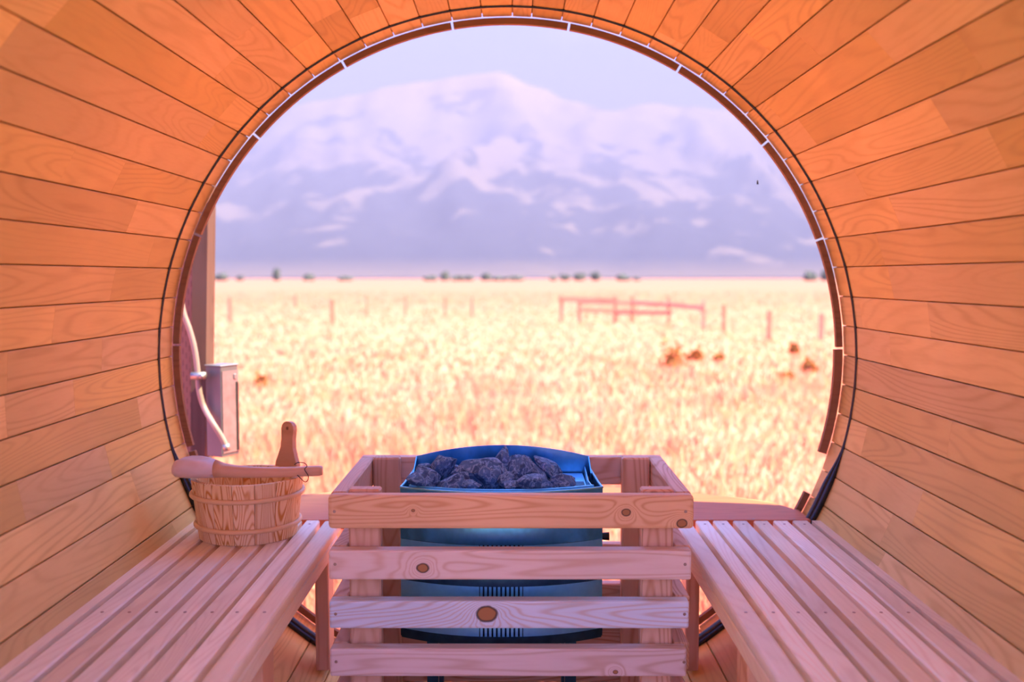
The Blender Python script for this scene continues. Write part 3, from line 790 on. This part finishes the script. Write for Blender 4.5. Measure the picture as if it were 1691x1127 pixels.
rot_board('body', -0.034, 0.034, -0.045, 0.035, z0, z1 - 0.004, M['box_gray'])
rot_board('lid', -0.037, 0.037, -0.048, 0.038, z1 - 0.004, z1, M['galv'])
rot_board('door_flange', 0.034, 0.037, -0.040, 0.032, z0 + 0.012, z1 - 0.02, M['galv'], 0.0)
rot_board('latch', 0.036, 0.041, 0.010, 0.022, z1 - 0.05, z1 - 0.032, M['galv'])
rot_board('hinge', 0.036, 0.040, 0.022, 0.030, z0 + 0.015, z1 - 0.06, M['black'], 0.0)
cpx = [(301, 480), (300, 500), (304, 520), (313, 545), (321, 575), (326, 610), (329, 645), (337, 673), (352, 700), (366, 722), (374, 738)]
cc = thing('conduit', at_y(330, 620, YP - 0.12), 'pale bent conduit pipe running down into the metal box', 'conduit')
cb = Vector(cc.location)
pp = spline([at_y(x, y, YP - 0.055 if i < 8 else YP - 0.085) - cb for i, (x, y) in enumerate(cpx)], 6)
link('pipe', tube_me(pp, 0.0095, M['conduit'], 12), cc, cb)
pcl = at_y(327, 621, YP - 0.065)
link('clamp', tube_me([(-0.022, 0, 0), (0.026, 0, 0.001)], 0.0125, M['galv'], 8), cc, pcl)
link('clamp_bolt', tube_me([(0, 0, 0), (0, -0.012, 0)], 0.009, M['galv'], 6), cc, (pcl.x + 0.018, pcl.y - 0.012, pcl.z))
pe = at_y(373, 738, YP - 0.085)
link('fitting', tube_me([(0, 0, 0.008), (0.004, 0, -0.014)], [0.013, 0.011], M['galv'], 10), cc, pe)

# ------------------------------------------------------------------ fences
def gy(py): return CAMZ * F / (py - 457)
def post(par_or_none, px, ytop, ybot, w=0.11, lab=None, grp=None):
    Y = gy(ybot); p = at_y(px, ytop, Y)
    me = box_me(w, w, p.z, 0.01, M['weathered'])
    o = link('post' if par_or_none else 'fence_post', me, par_or_none, (p.x, Y, p.z / 2))
    if lab: tag(o, lab, 'fence post', grp)
    return o, p, Y
rf = thing('rail_fence', (at_y(1044, 500, gy(533)).x, gy(533), 0), 'weathered wooden rail fence panel standing out in the meadow', 'fence')
P_ = {}
for (px, yt, yb) in ((927, 487, 533), (957, 492, 533), (1016, 488, 533), (1044, 488, 533), (1105, 491, 534), (1162, 496, 545), (1196, 503, 548)):
    P_[px] = post(rf, px, yt, yb)
def rail(a, ya, c, yc_, name='rail'):
    A = at_y(a, ya, P_[a][2] - 0.10); B = at_y(c, yc_, P_[c][2] - 0.10)
    d = B - A; L = d.length
    o = link(name, box_me(L + 0.2, 0.05, 0.15, 0.008, M['weathered']), rf, (A + B) / 2, (0, -math.asin(d.z / L), math.atan2(d.y, d.x)))
rail(927, 494, 1016, 496); rail(957, 499, 1044, 501); rail(1044, 500, 1105, 504); rail(1105, 503, 1162, 509); rail(1016, 516, 1105, 517); rail(957, 512, 1044, 515)
post(None, 380, 490, 533, 0.13, 'sturdy lone fence post in the meadow beyond the metal box')
post(None, 549, 494, 535, 0.13, 'lone reddish fence post in the meadow, above the bucket handle')
post(None, 489, 486, 508, 0.16, 'small far fence post between the two nearer lone posts')
post(None, 1271, 512, 562, 0.12, 'pale fence post past the end of the rail fence')
post(None, 1357, 517, 562, 0.12, 'pale fence post close to the window strip past the rail fence')
for i, px in enumerate((606, 670, 735, 780)):
    post(None, px, 488 + i, 521 + i, 0.10, 'faint pale post in the far wire fence', 'faint posts of the far wire fence')

# ------------------------------------------------------------------ shrubs and far trees
def bush_me(seed, rx, rz, nleaf, ls, mat):
    rg = np.random.default_rng(seed)
    u = rg.normal(size=(nleaf, 3)); u /= np.linalg.norm(u, axis=1)[:, None]; u[:, 2] = np.abs(u[:, 2])
    rr = rg.uniform(0.35, 1, (nleaf, 1)); lump = 0.75 + 0.35 * np.sin(u[:, :1] * 5 + seed) * np.cos(u[:, 1:2] * 4)
    c = u * rr * lump * np.array([rx, rx, rz])
    d1 = rg.normal(size=(nleaf, 3)); d1 /= np.linalg.norm(d1, axis=1)[:, None]
    d2 = np.cross(d1, rg.normal(size=(nleaf, 3))); d2 /= np.linalg.norm(d2, axis=1)[:, None]
    V = np.stack([c - d1 * ls, c + d2 * ls * 0.5, c + d1 * ls, c - d2 * ls * 0.5], 1).reshape(-1, 3)
    Fc = [(4 * i, 4 * i + 1, 4 * i + 2, 4 * i + 3) for i in range(nleaf)]
    return mesh('bush', V.tolist(), Fc, mat)
for (px, yb, wpx, hpx, lab) in ((1110, 606, 62, 55, 'largest dark sagebrush in the meadow below the rail fence'), (1150, 596, 36, 26, 'small ochre sagebrush next to the largest one'),
                                (1188, 597, 22, 16, 'tiny low sagebrush tuft past the small ochre one'), (1335, 616, 36, 28, 'greenish sagebrush close to the window strip'),
                                (1300, 628, 34, 18, 'pale low tuft beside the greenish sagebrush'), (1312, 585, 22, 24, 'thin upright weed above the greenish sagebrush'),
                                (432, 640, 34, 32, 'scrubby tuft of weeds in the meadow near the metal box')):
    Y = gy(yb); sc_ = Y / F; X = at_y(px, yb, Y).x
    o = link('sagebrush', bush_me(int(px), wpx * sc_ / 2, hpx * sc_, 260, 0.055 * Y / 20, M['sage']), None, (X, Y, 0))
    tag(o, lab, 'bush')
def tree_me(seed, rx, rz):
    rs = random.Random(seed); bm = bmesh.new(); bmesh.ops.create_icosphere(bm, subdivisions=3, radius=1.0)
    for v in bm.verts:
        c = v.co; f = 1 + 0.45 * mnoise.noise(c * 1.7 + Vector((seed * 3.1, 0, 0))) + 0.2 * mnoise.noise(c * 5 + Vector((0, seed, 0)))
        v.co = Vector((c.x * rx * f, c.y * rx * 0.6 * f, (c.z + 0.72) * rz / 1.72 * f))
    for v in bm.verts: v.co.z = max(v.co.z, 0)
    me = bpy.data.meshes.new('tree'); bm.to_mesh(me); bm.free(); me.materials.append(M['tree']); return me
YT = 410.0
for i, (px, w, h) in enumerate([(712, 24, 7), (734, 16, 12), (757, 26, 7), (775, 14, 8), (803, 18, 10), (826, 26, 6), (852, 26, 7), (914, 12, 6), (933, 16, 10), (957, 18, 11), (984, 16, 12), (1030, 24, 8), (1052, 12, 5), (1340, 24, 14), (1366, 16, 16), (365, 22, 10), (395, 12, 8), (455, 12, 18), (510, 20, 9), (570, 26, 6)]):
    X = at_y(px, 457, YT).x; sc_ = YT / F
    o = link('far_shrub', tree_me(i, w * sc_ / 2, h * sc_ * 1.1), None, (X, YT + i % 3, 0.0))
    one = {455: 'upright tree-like shrub, taller than wide, alone at the far meadow edge', 734: 'roundest shrub of the far hedge clump above the heater', 984: 'roundest dark shrub of the far hedge clump behind the rail fence',
           1340: 'broad olive shrub at the far meadow edge close to the window strip', 1366: 'round olive shrub touching the window strip at the far meadow edge'}
    if px in one: tag(o, one[px], 'bush')
    elif px < 600: tag(o, 'low bluish shrub at the far meadow edge on the metal box side', 'bush', 'low bluish edge shrubs')
    elif px < 880: tag(o, 'low dark shrub in the far hedge clump above the heater', 'bush', 'far hedge clump above the heater')
    else: tag(o, 'low dark shrub in the far hedge clump behind the rail fence', 'bush', 'far hedge clump behind the rail fence')

# ------------------------------------------------------------------ meadow grass (nobody could count it)
rg = np.random.default_rng(11)
NB = 90000
yy = 3.9 * (110 / 3.9) ** (rg.random(NB))          # denser close by
yy = np.where(rg.random(NB) < 0.5, yy, np.minimum(3.9 + rg.exponential(16, NB), 110))
xx = (rg.random(NB) * 2 - 1) * (0.48 * yy + 1.2)
cl_ = np.sin(xx * 1.3 + 2 * np.sin(yy * 0.7)) * np.cos(yy * 1.1 + np.sin(xx * 0.9))
hgt = (0.13 + 0.08 * cl_ + 0.10 * rg.random(NB)) * np.where(rg.random(NB) < 0.06, 1.5, 1.0) * np.clip(1.15 - yy / 30, 0.22, 1)
hgt = np.maximum(hgt, 0.07)
wd = (0.006 + 0.006 * rg.random(NB)) * np.maximum(1, yy / 9)
an = rg.random(NB) * 2 * PI; ln_ = rg.normal(0, 0.35, (NB, 2)) * hgt[:, None]
keep = ~((np.abs(xx + 1.05) < 0.25) & (np.abs(yy - 3.35) < 0.2))
b0 = np.stack([xx - np.cos(an) * wd, yy - np.sin(an) * wd, np.zeros(NB)], 1)
b1 = np.stack([xx + np.cos(an) * wd, yy + np.sin(an) * wd, np.zeros(NB)], 1)
tpv = np.stack([xx + ln_[:, 0], yy + ln_[:, 1], hgt], 1)
V = np.stack([b0, b1, tpv], 1)[keep].reshape(-1, 3).astype(np.float32); nB = len(V) // 3
me = bpy.data.meshes.new('grass'); me.vertices.add(len(V)); me.vertices.foreach_set('co', V.ravel())
me.loops.add(3 * nB); me.loops.foreach_set('vertex_index', np.arange(3 * nB, dtype=np.int32))
me.polygons.add(nB); me.polygons.foreach_set('loop_start', np.arange(0, 3 * nB, 3, dtype=np.int32)); me.polygons.foreach_set('loop_total', np.full(nB, 3, dtype=np.int32))
me.update(calc_edges=True); me.materials.append(M['grass'])
tag(link('meadow_grass', me), 'tall dry straw-coloured grass covering the meadow', 'grass', kind='stuff')

# ------------------------------------------------------------------ a fly on the dome
d = ray(1251, 301); oc = CP - Vector((0, yc, ZA)); bq = oc.dot(d); tq = -bq + math.sqrt(bq * bq - (oc.dot(oc) - (Rs - 0.002) ** 2))
fp = CP + d * tq
fl = thing('fly', fp, 'tiny dark fly sitting on the bubble window', 'fly')
link('body', tube_me([(0, 0, -0.006), (0, 0, -0.003), (0, 0, 0.001), (0, 0, 0.004), (0, 0, 0.006)], [0.001, 0.0024, 0.0022, 0.0018, 0.0006], M['black'], 8), fl, fp)
for s_ in (-1, 1):
    link('wing', mesh('wing', [(0, -.0015, .002), (s_ * .003, -.0012, -.004), (s_ * .0015, -.0014, -.008), (0, -.0016, -.004)], [(0, 1, 2, 3)], M['steel_dark']), fl, fp)
